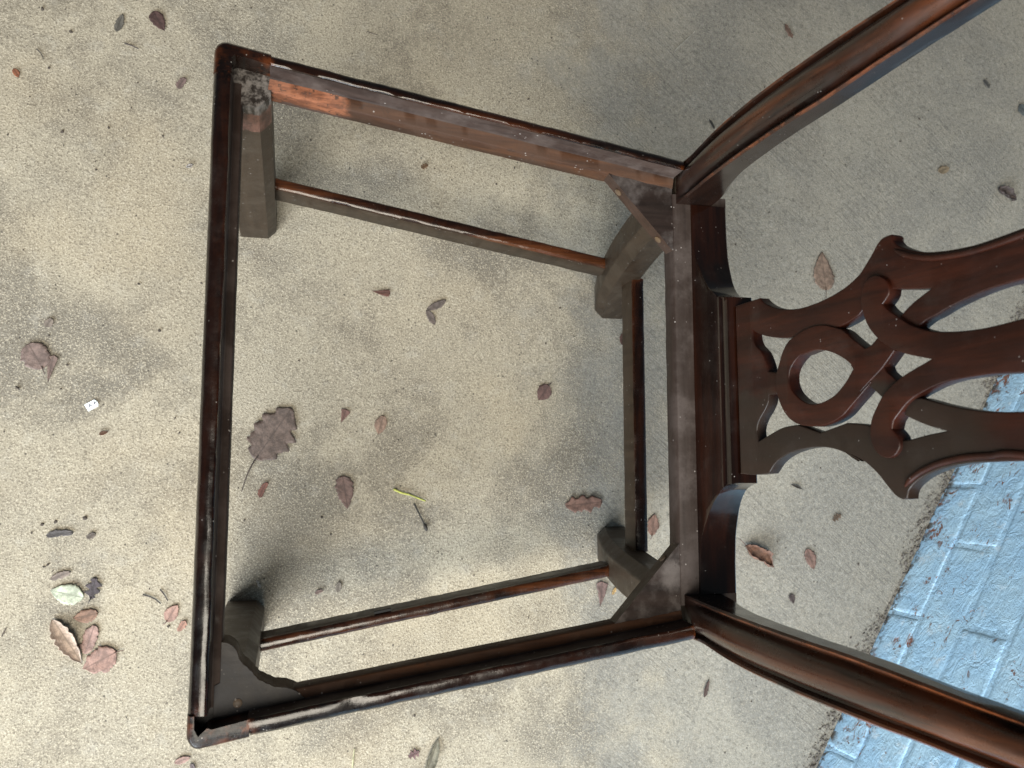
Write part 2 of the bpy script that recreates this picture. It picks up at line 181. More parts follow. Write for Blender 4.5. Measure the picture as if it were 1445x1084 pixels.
GRAIN = {'x': (4, 70, 70), 'y': (70, 4, 70), 'z': (70, 70, 4)}
def wood(name, axis, dark, mid, light, r0=.22, r1=.42, coat=.25, specks=.5, patch=.5, grime_or_shade=None, rub=0.6, bump=.16, spec=.45, dustamt=.03):
    """old mahogany: grain along one axis, worn lighter patches, pale dust specks"""
    t = NT(name)
    g = t.noise(t.coord('Object', GRAIN[axis]), 1.0, 6, .6, .4)
    gf = t.noise(t.coord('Object', tuple(s * 6 for s in GRAIN[axis])), 1.0, 3, .6)
    big = t.noise(t.coord('Object', tuple(s * .35 for s in GRAIN[axis])), 1.0, 5, .62, .5)
    c = t.mix(t.rng(g, .36, .68), dark, mid)
    c = t.mix(t.math('MULTIPLY', t.rng(big, .50, .72), patch), c, light)
    c = t.mix(t.math('MULTIPLY', t.rng(gf, .5, .75), .35), c, tuple(x * .35 for x in dark))
    # rubbed, lighter edges follow the geometry itself
    pt = t.n('ShaderNodeNewGeometry').outputs['Pointiness']
    e = t.math('MULTIPLY', t.rng(pt, .53, .63), t.rng(t.noise(t.coord('Object'), 60, 4, .7), .40, .62))
    c = t.mix(t.math('MULTIPLY', e, rub), c, tuple(min(1, x * 2.2) for x in light))
    if grime_or_shade: c = grime_or_shade(t, c)
    sp = t.voro(t.coord('Object'), 260)
    sel = t.noise(t.coord('Object'), 90, 2)
    dots = t.math('MULTIPLY', t.rng(sp, .16, .08), t.rng(sel, .60, .64))
    c = t.mix(t.math('MULTIPLY', dots, specks), c, (.42, .39, .36))
    dust = t.math('MULTIPLY', t.rng(t.noise(t.coord('Object'), 32, 6, .7), .5, .75), dustamt)
    c = t.mix(dust, c, (.22, .20, .18))
    rr = t.rng(t.noise(t.coord('Object'), 45, 5, .65), .3, .7, r0, r1)
    h = t.math('ADD', t.math('MULTIPLY', gf, .5), t.noise(t.coord('Object'), 120, 4, .6))
    return t.fin(c, rr, t.bump(h, bump, .0008), **{'Coat Weight': coat, 'Coat Roughness': .12, 'Specular IOR Level': spec})

D_, M_, L_ = (.0022, .0010, .0007), (.0090, .0027, .0013), (.070, .0185, .0052)
def stain_front(t, c): return c
W = {}
for ax in 'xyz':
    W['rail' + ax] = wood('mahogany_polished_' + ax, ax, D_, M_, L_, .15, .34, .25, bump=.42, spec=.34)
W['stretch'] = wood('mahogany_stretcher', 'x', (.0035, .0015, .001), (.020, .0060, .0025), (.12, .037, .012), .15, .32, .25, .4, .85, bump=.35, spec=.36)
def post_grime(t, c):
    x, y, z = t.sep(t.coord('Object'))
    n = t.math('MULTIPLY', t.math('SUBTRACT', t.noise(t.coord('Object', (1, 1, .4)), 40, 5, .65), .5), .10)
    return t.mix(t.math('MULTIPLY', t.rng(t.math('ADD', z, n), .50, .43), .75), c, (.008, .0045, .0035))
W['chipped'] = wood('mahogany_chipped', 'x', D_, M_, L_, .3, .55, .1, bump=1.0, spec=.22)
W['post'] = wood('mahogany_post', 'z', (.0045, .0017, .0010), (.028, .0076, .0029), (.12, .033, .0095), .22, .38, .2, .3, .65, post_grime)
def splat_shade(t, c):  # shade over the lower strap, painted into the splat colour
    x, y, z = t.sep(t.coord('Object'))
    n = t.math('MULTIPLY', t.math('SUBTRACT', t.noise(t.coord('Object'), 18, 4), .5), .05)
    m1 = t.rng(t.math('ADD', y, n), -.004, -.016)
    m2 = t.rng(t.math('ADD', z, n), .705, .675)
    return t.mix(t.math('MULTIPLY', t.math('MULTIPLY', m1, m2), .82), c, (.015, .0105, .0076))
S1, S2, S3 = (.0115, .0028, .0015), (.026, .0061, .0028), (.048, .0112, .0046)
W['splat'] = wood('mahogany_splat', 'z', S1, S2, S3, .34, .50, .03, .3, .5, splat_shade, .4, spec=.24)
W['strap'] = wood('mahogany_strapwork', 'z', S1, S2, S3, .34, .50, .03, .3, .6, None, .4, spec=.24)
W['postside'] = wood('mahogany_post_side', 'z', (.006, .0035, .0028), (.013, .0065, .0045), (.03, .011, .006), .16, .28, .15, .2, .2, None, .4, spec=.35)
W['shoe'] = wood('mahogany_shoe', 'y', (.004, .0016, .0011), (.015, .0042, .002), (.07, .018, .006), .08, .18, .4, .5, .06, None, 0., .10, .38)

def dusty(name, axis, base, warm, grey, raw=None, rough=.62):
    """unpolished, dusty inner faces"""
    t = NT(name)
    g = t.noise(t.coord('Object', GRAIN[axis]), 1.2, 6, .62, .3)
    big = t.noise(t.coord('Object'), 22, 6, .65)
    c = t.mix(t.rng(g, .3, .7), base, warm)
    c = t.mix(t.rng(big, .42, .70), c, grey)
    if raw: c = raw(t, c)
    sp = t.voro(t.coord('Object'), 210)
    dots = t.math('MULTIPLY', t.rng(sp, .2, .1), t.rng(t.noise(t.coord('Object'), 70, 2), .58, .62))
    c = t.mix(t.math('MULTIPLY', dots, .55), c, (.36, .33, .31))
    dk = t.rng(t.noise(t.coord('Object'), 75, 4, .7), .60, .70)
    c = t.mix(t.math('MULTIPLY', dk, .5), c, (.02, .015, .012))
    h = t.math('ADD', g, t.noise(t.coord('Object'), 150, 4, .65))
    return t.fin(c, t.rng(big, .3, .7, rough - .14, rough + .12), t.bump(h, .35, .0008), **{'Specular IOR Level': .18})
W['rabbetx'] = dusty('rabbet_wall_wood_x', 'x', (.018, .0112, .0092), (.042, .0275, .0225), (.068, .052, .046))
W['rabbety'] = dusty('rabbet_wall_wood_y', 'y', (.018, .012, .010), (.040, .029, .025), (.070, .056, .051))
def raw_patch(t, c):
    x, y, z = t.sep(t.coord('Object'))
    n = t.math('MULTIPLY', t.math('SUBTRACT', t.noise(t.coord('Object'), 60, 5, .65), .5), .03)
    m = t.math('MULTIPLY', t.rng(t.math('ADD', x, t.math('MULTIPLY', n, 1.6)), .112, .092), t.rng(y, .05, .06))
    spots = t.rng(t.noise(t.coord('Object'), 150, 5, .75), .53, .62)
    r = t.mix(t.rng(t.noise(t.coord('Object', (20, 90, 90)), 2, 5, .7), .38, .62), (.11, .042, .023), (.235, .090, .046))
    r = t.mix(spots, r, (.05, .026, .018))
    lowdark = t.rng(t.math('ADD', z, t.math('MULTIPLY', n, .7)), .3860, .3835)
    r = t.mix(lowdark, r, (.09, .055, .045))
    return t.mix(m, c, r)
W['ledgex'] = dusty('bare_ledge_wood_x', 'x', (.026, .0125, .0078), (.074, .032, .0155), (.050, .028, .0185), raw_patch)
W['ledgey'] = dusty('bare_ledge_wood_y', 'y', (.015, .0096, .0078), (.032, .0205, .0162), (.048, .0355, .031))
W['inner'] = dusty('unpolished_leg_wood', 'z', (.020, .0128, .0080), (.038, .0250, .0160), (.048, .0350, .0240), rough=.46)
W['block'] = dusty('dusty_corner_block', 'x', (.012, .0088, .008), (.028, .0195, .017), (.11, .096, .092), rough=.42)
W['blockface'] = dusty('brown_block_face', 'x', (.022, .0125, .009), (.040, .022, .0155), (.042, .028, .0225), rough=.46)
W['torn'] = dusty('torn_red_wood', 'z', (.10, .05, .035), (.17, .085, .06), (.14, .10, .085), rough=.75)
def torn_head(t, c):
    x, y, z = t.sep(t.coord('Object'))
    n = t.math('MULTIPLY', t.math('SUBTRACT', t.noise(t.coord('Object'), 85, 5, .7), .5), .03)
    zz = t.math('ADD', z, n)
    g = t.noise(t.coord('Object', (90, 90, 25)), 1.6, 5, .7)
    red = t.mix(t.rng(g, .35, .65), (.065, .034, .026), (.15, .075, .055))
    c = t.mix(t.rng(zz, .346, .350), c, red)
    top = t.mix(t.rng(g, .4, .62), (.020, .016, .014), (.16, .145, .135))
    return t.mix(t.rng(zz, .380, .386), c, top)
W['leghead'] = dusty('leg_with_torn_head', 'z', (.020, .0128, .0080), (.038, .0250, .0160), (.048, .0350, .0240), torn_head, .5)
W['bracket'] = dusty('bracket_top_wood', 'x', (.016, .014, .0135), (.026, .023, .022), (.040, .040, .043), rough=.55)
W['bracketedge'] = dusty('bracket_sawn_edge', 'z', (.040, .023, .013), (.065, .038, .022), (.050, .036, .026), rough=.7)
W['screw'] = dusty('brass_screw_head', 'x', (.07, .042, .022), (.11, .072, .042), (.08, .066, .055), rough=.4)

# ================================================================== mesh helpers
def mesh_obj(name, verts, faces, mats, parent=None, fm=None, smooth=35, bevel=0, seg=2):
    me = bpy.data.meshes.new(name); me.from_pydata([tuple(v) for v in verts], [], faces)
    for m in (mats if isinstance(mats, (list, tuple)) else [mats]): me.materials.append(m)
    bm = bmesh.new(); bm.from_mesh(me)
    if fm:
        for f, i in zip(bm.faces, fm): f.material_index = i
    bmesh.ops.recalc_face_normals(bm, faces=bm.faces)
    bm.to_mesh(me); bm.free()
    if smooth:
        me.shade_smooth(); me.set_sharp_from_angle(angle=rad(smooth))
    o = bpy.data.objects.new(name, me); COL.objects.link(o)
    if parent: o.parent = parent
    if bevel:
        b = o.modifiers.new('soft_edges', 'BEVEL'); b.width = bevel; b.segments = seg; b.limit_method = 'ANGLE'; b.angle_limit = rad(40)
        b.harden_normals = False
    return o
def loft(rings, cap=True, fmring=None):
    """rings of equal length -> verts, faces, face material indices (one per profile edge)"""
    n = len(rings[0]); v = [p for r in rings for p in r]; f = []; fm = []
    for i in range(len(rings) - 1):
        for j in range(n):
            k = (j + 1) % n
            f.append((i * n + j, i * n + k, (i + 1) * n + k, (i + 1) * n + j)); fm.append(fmring[j] if fmring else 0)
    if cap:
        f.append(tuple(range(n))[::-1]); f.append(tuple((len(rings) - 1) * n + j for j in range(n))); fm += [0, 0]
    return v, f, fm
def prism(poly, z0, z1):
    n = len(poly)
    v = [(x, y, z0) for x, y in poly] + [(x, y, z1) for x, y in poly]
    f = [tuple(range(n))[::-1], tuple(range(n, 2 * n))] + [(i, (i + 1) % n, n + (i + 1) % n, n + i) for i in range(n)]
    return v, f
def join(*parts):
    V, F, M = [], [], []
    for p in parts:
        v, f = p[0], p[1]; m = p[2] if len(p) > 2 else [0] * len(f)
        if isinstance(m, int): m = [m] * len(f)
        o = len(V); V += v; F += [tuple(i + o for i in q) for q in f]; M += m
    return V, F, M
def lerp(tab, z):
    """smooth table lookup (Catmull-Rom in z)"""
    for i in range(len(tab) - 1):
        if z <= tab[i + 1][0] or i == len(tab) - 2:
            a, b = tab[i], tab[i + 1]; p0 = tab[max(i - 1, 0)]; p3 = tab[min(i + 2, len(tab) - 1)]
            u = (z - a[0]) / (b[0] - a[0])
            ma = (b[1] - p0[1]) / (b[0] - p0[0]) * (b[0] - a[0]) if b[0] != p0[0] else 0
            mb = (p3[1] - a[1]) / (p3[0] - a[0]) * (b[0] - a[0]) if p3[0] != a[0] else 0
            return ((2*u**3 - 3*u*u + 1) * a[1] + (u**3 - 2*u*u + u) * ma + (-2*u**3 + 3*u*u) * b[1] + (u**3 - u*u) * mb)
def jit(p, amp, freq=60, seed=0):
    q = Vector(p) * freq + Vector((seed * 7.3, seed * 3.1, seed * 1.7))
    d = noise.noise_vector(q)
    return (p[0] + d.x * amp, p[1] + d.y * amp, p[2] + d.z * amp)
def tag(o, label, cat, group=None, kind=None):
    o['label'] = label; o['category'] = cat
    if group: o['group'] = group
    if kind: o['kind'] = kind
    return o
def empty(name, loc=(0, 0, 0), rz=0):
    o = bpy.data.objects.new(name, None); COL.objects.link(o); o.empty_display_size = .05
    o.location = loc; o.rotation_euler = (0, 0, rz); return o

# ================================================================== floor
def concrete():
    t = NT('worn_concrete')
    P = t.coord('Position'); x, y, z = t.sep(P)
    big = t.noise(P, 2.6, 5, .6); mid = t.noise(P, 11, 6, .62); mm = t.noise(P, 38, 5, .65)
    c = t.mix(t.rng(big, .36, .64), (.305, .273, .213), (.400, .357, .275))
    c = t.mix(t.math('MULTIPLY', t.rng(t.noise(P, 7, 7, .7), .47, .64), .66), c, (.165, .145, .115))
    c = t.mix(t.math('MULTIPLY', t.rng(t.noise(P, 3.1, 6, .62, .4), .47, .60), .74), c, (.150, .137, .115))
    c = t.mix(t.math('MULTIPLY', t.rng(mm, .52, .72), .35), c, (.42, .40, .35))
    c = t.mix(t.math('MULTIPLY', t.rng(t.noise(t.coord('Position', (1, 1, 1), (0, 0, .6)), 3.7, 4, .55), .50, .66), .35), c, (.40, .33, .225))
    # towards the wall the slab keeps its trowelled, greyer skin; elsewhere the sand shows
    skin = t.rng(t.math('ADD', x, t.math('MULTIPLY', t.math('SUBTRACT', mid, .5), .7)), .36, .62)
    c = t.mix(t.math('MULTIPLY', skin, .62), c, (.225, .225, .212))
    # sand grains
    g1 = t.noise(P, 370, 3, .72); g2 = t.noise(P, 560, 2, .65)
    amt = t.rng(skin, 0, 1, 1.0, .48)
    c = t.mix(t.math('MULTIPLY', t.rng(g1, .50, .62), t.math('MULTIPLY', amt, .56)), c, (.092, .075, .054))
    c = t.mix(t.math('MULTIPLY', t.rng(g2, .53, .63), t.math('MULTIPLY', amt, .52)), c, (.62, .56, .44))
    # brushed lines left by the float
    rv = t.n('ShaderNodeMapping'); rv.inputs['Scale'].default_value = (16, 330, 1)
    t.l(t.coord('Position', (1, 1, 1), (0, 0, rad(40))), rv.inputs[0])
    br = t.noise(rv.outputs[0], 1.0, 4, .7, .3)
    brm = t.math('MULTIPLY', skin, t.rng(t.noise(P, 6, 3), .42, .6))
    c = t.mix(t.math('MULTIPLY', t.math('MULTIPLY', t.rng(br, .52, .62), brm), .45), c, (.105, .10, .092))
    # crusty relief of the grey skin
    cr = t.noise(P, 165, 5, .7, .6)
    c = t.mix(t.math('MULTIPLY', t.math('MULTIPLY', t.rng(cr, .53, .64), skin), .5), c, (.095, .090, .080))
    c = t.mix(t.math('MULTIPLY', t.math('MULTIPLY', t.rng(cr, .46, .36), skin), .35), c, (.40, .385, .345))
    # pits and soil
    pit = t.math('MULTIPLY', t.rng(t.voro(P, 120), .20, .10), t.rng(t.noise(P, 42, 2), .58, .64))
    c = t.mix(t.math('MULTIPLY', pit, .8), c, (.035, .030, .026))
    h = t.math('ADD', t.math('MULTIPLY', g1, t.rng(skin, 0, 1, 1.0, .6)), t.math('MULTIPLY', t.math('MULTIPLY', br, brm), .9))
    h = t.math('ADD', h, t.math('MULTIPLY', mm, .8))
    h = t.math('ADD', h, t.math('MULTIPLY', t.math('MULTIPLY', cr, skin), -.8))
    n = t.bump(h, .55, .0022)
    return t.fin(c, t.rng(mid, .3, .7, .72, .92), n)
FLOOR = concrete()
# one sheet, finely divided where it is seen so that it can undulate slightly
V, F = [], []
NX, NY = 110, 90
for i in range(NX + 1):
    for j in range(NY + 1):
        X = -1.6 + 3.4 * i / NX; Y = -1.8 + 3.4 * j / NY
        V.append((X, Y, -.0006 + .0008 * noise.noise(Vector((X * 9, Y * 9, 3)))))
for i in range(NX):
    for j in range(NY):
        a = i * (NY + 1) + j; F.append((a, a + NY + 1, a + NY + 2, a + 1))
o = mesh_obj('floor', V, F, FLOOR, smooth=60); o['kind'] = 'structure'

# ================================================================== painted brick wall
def paint():
    t = NT('peeling_pale_blue_paint')
    P = t.coord('Position'); x, y, z = t.sep(P)
    n1 = t.noise(P, 20, 5, .6); wr = t.noise(t.coord('Position', (1, 1, 1.6)), 34, 7, .66, .8)
    fine = t.noise(P, 240, 4, .65)
    c = t.mix(t.rng(n1, .35, .65), (.42, .69, .96), (.50, .76, .98))
    c = t.mix(t.math('MULTIPLY', t.rng(t.noise(P, 33, 5, .7), .56, .72), .6), c, (.74, .83, .90))
    oi = t.n('ShaderNodeObjectInfo').outputs['Random']
    c = t.mix(t.rng(oi, 0, 1, 0, .16), c, (.30, .50, .72))
    # peeled: thin torn streaks of the brick below, more near the floor
    low = t.rng(z, .10, .0, .0, .085)
    thr = t.math('ADD', t.noise(t.coord('Position', (1, 1, 1.5)), 46, 7, .76, 1.6), low)
    gate = t.rng(t.noise(P, 26, 3), .50, .60)
    peel = t.math('MULTIPLY', t.rng(thr, .585, .600), gate)
    brick = t.mix(t.rng(fine, .4, .6), (.26, .095, .062), (.30, .16, .115))
    c = t.mix(peel, c, brick)
    rim = t.math('MULTIPLY', t.rng(thr, .54, .585), gate)
    c = t.mix(t.math('MULTIPLY', t.math('SUBTRACT', rim, peel), .18), c, (.62, .72, .82))
    dirt = t.math('MULTIPLY', t.rng(z, .018, .002), t.rng(t.noise(P, 70, 5, .7), .46, .58))
    c = t.mix(dirt, c, (.11, .095, .08))
    h = t.math('ADD', t.math('MULTIPLY', wr, 1.0), t.math('MULTIPLY', fine, .22))
    h = t.math('SUBTRACT', h, t.math('MULTIPLY', peel, .35))
    return t.fin(c, .5, t.bump(h, .9, .0045), **{'Specular IOR Level': .35})
PAINT = paint()
WALL_O = Vector((.819, -.491, 0)); WALL_A = math.atan2(.84354, .53706)
wall = empty('brick_wall', WALL_O, WALL_A)     # local x along the wall, local y into the wall is negative side
tag(wall, 'peeling pale blue painted brick wall rising from the concrete behind the chair', 'wall')
FACE = 1  # the face looks along local +y
def brick_mesh(seed, L, H):
    nx, nz = 9, 6; dep = .09; V, F = [], []
    for i in range(nx + 1):
        for j in range(nz + 1):
            u = i / nx; v = j / nz
            # keep rows close to the arrises so the edge can roll over
            uu = (0, .010, .030, .25, .42, .58, .75, .970, .990, 1)[i]; vv = (0, .03, .09, .5, .91, .97, 1)[j]
            X = (uu - .5) * L; Z = (vv - .5) * H
            e = min(uu * L, (1 - uu) * L, vv * H, (1 - vv) * H)
            Y = .0012 * noise.noise(Vector((X * 30 + seed * 9, Z * 30, seed))) - (.0012 if e < 1e-6 else (.0001 if e < .003 else 0))
            X += .0016 * noise.noise(Vector((Z * 40, seed * 5.1, i))) ; Z += .0018 * noise.noise(Vector((X * 22, seed * 3.3, j)))
            V.append((X, Y, Z))
    for i in range(nx):
        for j in range(nz):
            a = i * (nz + 1) + j; F.append((a, a + nz + 1, a + nz + 2, a + 1))
    b0 = len(V)
    ring = [i * (nz + 1) for i in range(nx + 1)] + [nx * (nz + 1) + j for j in range(1, nz + 1)] + [i * (nz + 1) + nz for i in range(nx - 1, -1, -1)] + [j for j in range(nz - 1, 0, -1)]
    for k in ring: V.append((V[k][0], -dep, V[k][2]))
    n = len(ring)
    for k in range(n): F.append((ring[k], ring[(k + 1) % n], b0 + (k + 1) % n, b0 + k))
    me = bpy.data.meshes.new('brick'); me.from_pydata(V, [], F); me.materials.append(PAINT)
    bm = bmesh.new(); bm.from_mesh(me); bmesh.ops.recalc_face_normals(bm, faces=bm.faces); bm.to_mesh(me); bm.free()
    me.shade_smooth(); me.set_sharp_from_angle(angle=rad(60)); return me
PITCH_L, PITCH_H = .222, .0755
full = [brick_mesh(s, PITCH_L - .007, PITCH_H - .0055) for s in range(7)]
base = [brick_mesh(s + 20, PITCH_L - .006, .0625) for s in range(4)]
rnd = random.Random(4)
for row in range(9):
    off = .25 if row % 2 == 0 else .372
    for k in range(-5, 6):
        s0 = off + k * PITCH_L
        if s0 < -.95 or s0 > 1.35: continue
        me = rnd.choice(base if row == 0 else full)
        o = bpy.data.objects.new('brick', me); COL.objects.link(o); o.parent = wall
        zc = .0295 if row == 0 else .0635 + PITCH_H * (row - .5)
        o.location = (s0 + PITCH_L / 2 + rnd.uniform(-.001, .001), rnd.uniform(-.0005, .0007), zc)
        o.rotation_euler = (rnd.uniform(-.006, .006), rnd.uniform(-.004, .004), rnd.uniform(-.004, .004))
# painted mortar just behind the faces
V, F = [], []
nx, nz = 170, 50
for i in range(nx + 1):
    for j in range(nz + 1):
        X = -1.0 + 2.6 * i / nx; Z = -.01 + .70 * j / nz
        V.append((X, -.0009 + .0010 * noise.noise(Vector((X * 45, Z * 45, 1.5))), Z))
for i in range(nx):
    for j in range(nz):
        a = i * (nz + 1) + j; F.append((a, a + nz + 1, a + nz + 2, a + 1))
c0 = [0, nx * (nz + 1), nx * (nz + 1) + nz, nz]
b0 = len(V)
for k in c0: V.append((V[k][0], -.10, V[k][2]))
F.append((b0, b0 + 1, b0 + 2, b0 + 3))
mesh_obj('mortar', V, F, PAINT, wall, smooth=60)

# ================================================================== the chair
chair = empty('side_chair', (0, 0, 0))
tag(chair, 'dark mahogany side chair frame without its seat, with pierced interlaced splat', 'chair')
HS, ZL, ZB = .421, .400, .380           # lip top, ledge, underside of the rails
WF, WB, DEP = .270, .2140, .408          # half widths front and back, depth
SL = (WF - WB) / DEP                     # taper of the side rails
LEG = .0436
def side_y(x): return WF - SL * x

# rail section: (distance inward from the outer face, height)
def rail_profile(lip, th):
    return [(.0005, ZB), (0, .392), (0, .410), (.0008, .4145), (.0028, .4180), (.0058, .4202), (lip - .0022, .4210), (lip - .0006, .4204),
            (lip, .4188), (lip + .0004, ZL + .0015), (lip + .0016, ZL), (th - .0012, ZL - .0002), (th, ZL - .0015), (th, ZB + .001), (th - .001, ZB)]
RFM = [0, 0, 0, 0, 0, 0, 0, 0, 1, 1, 2, 2, 2, 2, 0]
def rail(name, a, b, inward, lip, th, mats, n=70, seed=1, chip=.0005):
    rings = []
    a = Vector(a); b = Vector(b); d = (b - a)
    for i in range(n + 1):
        p = a + d * (i / n); r = []
        for k, (q, z) in enumerate(rail_profile(lip, th)):
            amp = chip if k in (3, 4, 5, 6, 7, 8) else chip * .4
            v = (p.x + inward[0] * q, p.y + inward[1] * q, z)
            v = jit(v, amp, 42, seed); v = jit(v, amp * .7, 160, seed + 1)
            if k in (4, 5, 6, 7):            # small dents knocked into the lip
                dn = noise.noise(Vector((p.x * 34 + seed * 5, p.y * 34, k * .25)))
                if dn > .42: v = (v[0], v[1], v[2] - (dn - .42) * .003)
            r.append(v)
        rings.append(r)
    v, f, fm = loft(rings, True, RFM)
    return mesh_obj(name, v, f, mats, chair, fm, smooth=50)
X0, X1 = LEG + .0006, .4065
for s in (1, -1):
    L_in = math.hypot(1, SL)
    inn = (-SL / L_in, -s / L_in)
    o = rail('side_rail', (X0, s * side_y(X0), 0), (X1, s * side_y(X1), 0), inn, .0112 if s > 0 else .0142, .0232 if s > 0 else .0238, [W['railx'], W['rabbetx'], W['ledgex']], 80, 3 + s)
    o['label'] = 'side rail with an orange patch of bare wood' if s > 0 else 'side rail with a dented reddish lip'
rail('front_rail', (0, WF - .0260, 0), (0, -(WF - .0250), 0), (1, 0), .0140, .0215, [W['raily'], W['rabbety'], W['ledgey']], 90, 9)

# ---- front legs: square with a chamfered inner corner; the leg head carries a rounded piece of lip
def front_leg(s):
    i = WF - LEG; c = .0095
    def ring(z, lipz=None):
        return [(x, s * y, z) for x, y in ((.0010, side_y(0) - .001), (LEG, side_y(LEG)), (LEG, i + c), (LEG - c, i), (.0010, i), (0, i + .001), (0, WF - .002))]
    zs = [0, .003, .05, .1, .16, .22, .28, .33, .36, .385, .3995]
    rings = []
    for z in zs:
        sh = .0012 if z == 0 else 0
        rings.append([jit((x - (sh if x > .02 else -sh), y - s * (sh if abs(y) > .25 else -sh), z), .00025, 50, s) for x, y, z in ring(z)])
    # a plain outside, dusty inner faces, torn red wood below the head on the square-cornered leg
    v, f, fm = loft(rings, True, [0, 2, 1, 1, 0, 0, 0])
    n = len(rings[0])
    if s > 0:
        for k, q in enumerate(f[:-2]):
            zmid = sum(v[a][2] for a in q) / 4
            if fm[k] in (1, 2): fm[k] = 3
    fm[-1] = 4; fm[-2] = 0
    # L-shaped lip above the head, round outer corner
    R = .010; lp = .0140; ls = .0112
    out = []
    xe = LEG; ye = i + .0175 if s > 0 else i + .0185
    cxx, cyy = R, WF - R - .0005
    out.append((xe, side_y(xe)))
    for a in range(0, 91, 15):
        out.append((cxx - R * math.sin(rad(a)), cyy + R * math.cos(rad(a))))
    out.append((0, ye)); 
    inner = [(lp, ye), (lp, WF - ls - .003), (lp + .0025, WF - ls - .0012), (xe, side_y(xe) - ls)]
    poly = [(x, s * y) for x, y in out + inner]
    lipm = []
    ctr = Vector((.012, s * (WF - .012)))
    for z, ins in ((.3996, 0), (.4135, 0), (.4180, .0012), (.4203, .0036), (.4210, .0052)):
        r = []
        for k, (x, y) in enumerate(poly):
            if k < len(out):
                dx, dy = (0, -s) if k == 0 else ((1, 0) if k == len(out) - 1 else ((cxx - x) / R, (s * cyy - y) / R))
                x, y = x + dx * ins, y + dy * ins
            r.append(jit((x, y, z), .0003, 90, 4))
        lipm.append(r)
    lv, lf, _ = loft(lipm, True)
    if s > 0:
        V, F, M = join((v, f, fm), (lv, lf, 0))
        mesh_obj('front_leg', V, F, [W['railz'], W['inner'], W['inner'], W['leghead'], W['leghead']], chair, M, smooth=40)['label'] = 'front leg with torn reddish wood below its head'
    else:
        # the lip corner is broken out: only its outer skin and the side part are left
        V, F, M = join((v, f, fm))
        leg = mesh_obj('front_leg', V, F, [W['railz'], W['inner'], W['inner'], W['torn'], W['bracket']], chair, M, smooth=40)
        leg['label'] = 'front leg with a broken-out lip corner'
        skin = [(x, y) for x, y in poly[1:len(out)]]
        inn = [(.0052, -(ye)), (.0056, -(WF - .016)), (.0085, -(WF - .0105)), (.0105, -(WF - .0125)), (.0145, -(WF - .0162)), (.0175, -(WF - .0150)), (xe, -(side_y(xe) - .0142))]
        P = [(xe, -side_y(xe))] + skin + inn
        rr = []
        no = 1 + len(skin)
        for z, ins in ((.3996, 0), (.4135, 0), (.4180, .0012), (.4200, .0030), (.4207, .0042)):
            r = []
            for k, (x, y) in enumerate(P):
                if k < no:
                    dx, dy = (0, 1) if k == 0 else ((1, 0) if k == no - 1 else ((cxx - x) / R, (-cyy - y) / R))
                    x, y = x + dx * ins * .8, y + dy * ins * .8
                r.append(jit((x, y, z), .0005, 110, 6))
            rr.append(r)
        lv, lf, _ = loft(rr, True)
        mesh_obj('broken_lip', lv, lf, W['chipped'], leg, smooth=40)
front_leg(1); front_leg(-1)

# ---- back posts run from the floor to the crest in one piece
TX = [(0, 0.4805), (0.06, 0.4615), (0.12, 0.4455), (0.2, 0.4290), (0.3, 0.4140), (0.38, 0.4070), (0.43, 0.4077), (0.48, 0.4060), (0.55, 0.4081), (0.61, 0.4146), (0.68, 0.4249), (0.75, 0.4376), (0.92, 0.4682)]
TT = [(0, .0440), (.12, .0420), (.30, .0400), (.415, .0385), (.445, .0310), (.485, .0250), (.55, .0222), (.70, .0195), (.92, .0180)]
TO = [(0, 0.1880), (0.12, 0.1975), (0.25, 0.2065), (0.4, 0.2135), (0.43, 0.2150), (0.48, 0.2195), (0.55, 0.2223), (0.61, 0.2242), (0.68, 0.2261), (0.75, 0.2296), (0.92, 0.2379)]
TI = [(0, 0.1460), (0.12, 0.1575), (0.25, 0.1670), (0.38, 0.1760), (0.43, 0.1801), (0.48, 0.1814), (0.55, 0.1834), (0.61, 0.1861), (0.68, 0.1922), (0.75, 0.1985), (0.92, 0.2137)]
NPF = 25
def mould(t):
    """relief of the post face across its width, t = -1 outer .. 1 inner"""
    a = abs(t)
    if a > .84: return .0002 - .0016 * max(0, (a - .93) / .07) ** 2 * 1.2
    if a > .54: return -.0052 * math.sin((.84 - a) / .30 * PI) ** .8
    return .0056 * math.cos(a / .54 * PI / 2) ** .8
